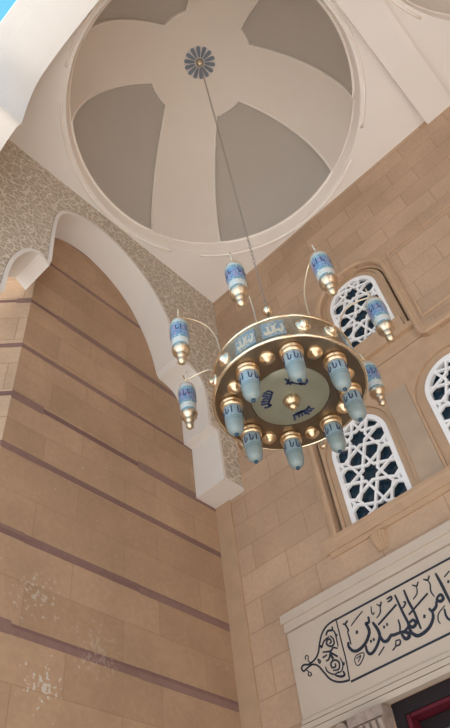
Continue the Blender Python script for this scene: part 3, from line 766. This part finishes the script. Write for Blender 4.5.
# outer lanterns on curved arms
def lantern():
    g = [(0, .13, 'lantern_teal'), (.052, .13, 'lantern_teal'), (.060, .165, 'lantern_white'), (.064, .215, 'lantern_teal'), (.066, .235, 'lantern_blue'), (.069, .30, 'lantern_blue'), (.070, .345, 'lantern_teal'), (.070, .372, 'lantern_white'), (.066, .405, 'lantern_white'), (.056, .425, 'lantern_white'), (0, .43)]
    b = MB().lathe(g, n=28).build('hanging_lantern', None, ch, True)
    MB().lathe([(0, .0), (.018, .004), (.031, .020), (.030, .036), (.020, .048), (.024, .054), (.035, .064), (.037, .076), (.030, .088), (.040, .098), (.062, .116), (.067, .140), (.060, .148), (0, .148)], n=28, m='soft_gold').build('lower_finial', None, b, True)['label'] = 'gold cup with two balls below the glass'
    MB().lathe([(.060, .415), (.062, .424), (.045, .438), (.022, .446), (.014, .456), (.010, .470), (0, .472)], n=24, m='gold').build('cap', None, b, True)
    h = MB(); ring(h, .018, 0, .0055, 16, None, 6)
    h.v = [(x, z, .485+y) for (x, y, z) in h.v]
    h.tube([(0, 0, .495), (.004, .0, .525), (.020, 0, .548), (.026, 0, .578)], .0065, 6); h.tube([(0, 0, .495), (-.004, 0, .525), (-.020, 0, .548), (-.026, 0, .578)], .0065, 6)
    h.build('hook', M['pale_gold'], b, True)
    mb = MB()
    for k in range(12):
        t0 = k*PI/6
        if k % 4 == 0: continue
        def f(u, v, w, t0=t0):
            t = t0+u/.069; r = .0695+w
            return (r*math.cos(t), r*math.sin(t), .315+v)
        hh = .022 if k % 2 else .032
        ribbon(mb, [(0, -hh), (.001, 0), (0, hh)], .0075, -.002, .001, None, mapf=f)
        if k % 3: ribbon(mb, [(0, -hh), (.012, -hh-.004), (.022, -hh*.4)], .007, -.002, .001, None, mapf=f)
    mb.build('lettering', M['lamp_ink'], b)
    return b
lan0 = lantern()
LZ = 4.785-Z0
for k in range(8):
    a = rad(18+45*k); o = lan0 if k == 0 else copy_tree(lan0, ch)
    r = .735
    dzv = {4: -.03, 1: -.02, 7: .02}.get(k, 0)
    o.location = (r*math.cos(a), r*math.sin(a), LZ+dzv); o.rotation_euler = (0, 0, a+1.3+k*1.9); o.scale = (.93, .93, 1)
    top = LZ+dzv+.50
    pts = spline([(.455, 0, .25), (.457, 0, .38), (.475, 0, .50), (.53, 0, .595), (.62, 0, top+.012), (.70, 0, top+.006), (r-.008, 0, top)], 5)
    MB().tube([(p.x*math.cos(a), p.x*math.sin(a), p.z) for p in pts], .0058, 8).build('arm', M['wire'], ch, True)
# stem, ball and chain
MB().tube([(0, 0, .39), (0, 0, .95)], .011, 10).build('stem', M['brass'], ch, True, 40)
MB().lathe([(0, .930), (.020, .934), (.036, .952), (.042, .972), (.036, .992), (.020, 1.008), (.010, 1.014), (0, 1.016)], n=24, m='pale_gold').build('ball', None, ch, True)
cb = MB(); z = 1.0; top = rz-.08-Z0; k = 0; lk = .062; x1 = 1.88-HX
while z < top:
    pts = []
    for i in range(12):
        a = 2*PI*i/12; u = .0105*math.cos(a); v = .036*math.sin(a)
        xo = x1*(z-1)/(top-1)
        pts.append((xo+(u if k % 2 else 0), (0 if k % 2 else u), z+.03+v))
    cb.tube(pts, .0030, 5, None, True); z += lk; k += 1
cb.build('chain', M['chain'], ch, True)

# ------------------------------------------------------------------ light
w = bpy.data.worlds.new('World'); bpy.context.scene.world = w; w.use_nodes = True
nt = w.node_tree; bg = nt.nodes['Background']
tc = N(nt, 'ShaderNodeTexCoord'); sp = N(nt, 'ShaderNodeSeparateXYZ'); L(nt, tc.outputs['Generated'], sp.inputs[0])
rp = N(nt, 'ShaderNodeValToRGB'); L(nt, sp.outputs['Z'], rp.inputs[0])
rp.color_ramp.elements[0].color = (.80, .88, .95, 1); rp.color_ramp.elements[0].position = .0
rp.color_ramp.elements[1].color = (.16, .50, .85, 1); rp.color_ramp.elements[1].position = .9
L(nt, rp.outputs[0], bg.inputs['Color']); bg.inputs['Strength'].default_value = 0.85
sun = bpy.data.lights.new('sun', 'SUN'); sun.energy = 6.8; sun.angle = rad(.6); sun.color = (1, .97, .93)
so = bpy.data.objects.new('sun', sun); C.objects.link(so)
so.rotation_euler = (-Vector((-.40, -.37, .84))).to_track_quat('-Z', 'Y').to_euler()

# ------------------------------------------------------------------ camera
cam = bpy.data.cameras.new('camera'); co = bpy.data.objects.new('camera', cam); C.objects.link(co)
Rm = [[0.721015, 0.684698, -0.106422], [-0.576145, 0.507066, -0.641047], [-0.384961, 0.523519, 0.760088]]
mw = Matrix(((Rm[0][0], -Rm[1][0], -Rm[2][0], 3.351657), (Rm[0][1], -Rm[1][1], -Rm[2][1], -4.511489), (Rm[0][2], -Rm[1][2], -Rm[2][2], 1.6), (0, 0, 0, 1)))
co.matrix_world = mw
cam.sensor_fit = 'VERTICAL'; cam.sensor_height = 24; cam.lens = 652.628*24/728
cam.clip_start = .02
sc = bpy.context.scene; sc.camera = co
sc.view_settings.view_transform = 'Standard'; sc.view_settings.look = 'None'; sc.view_settings.gamma = 1
sc.view_settings.use_curve_mapping = False
sc.view_settings.exposure = 0.72
sc.cycles.max_bounces = 10; sc.cycles.diffuse_bounces = 8
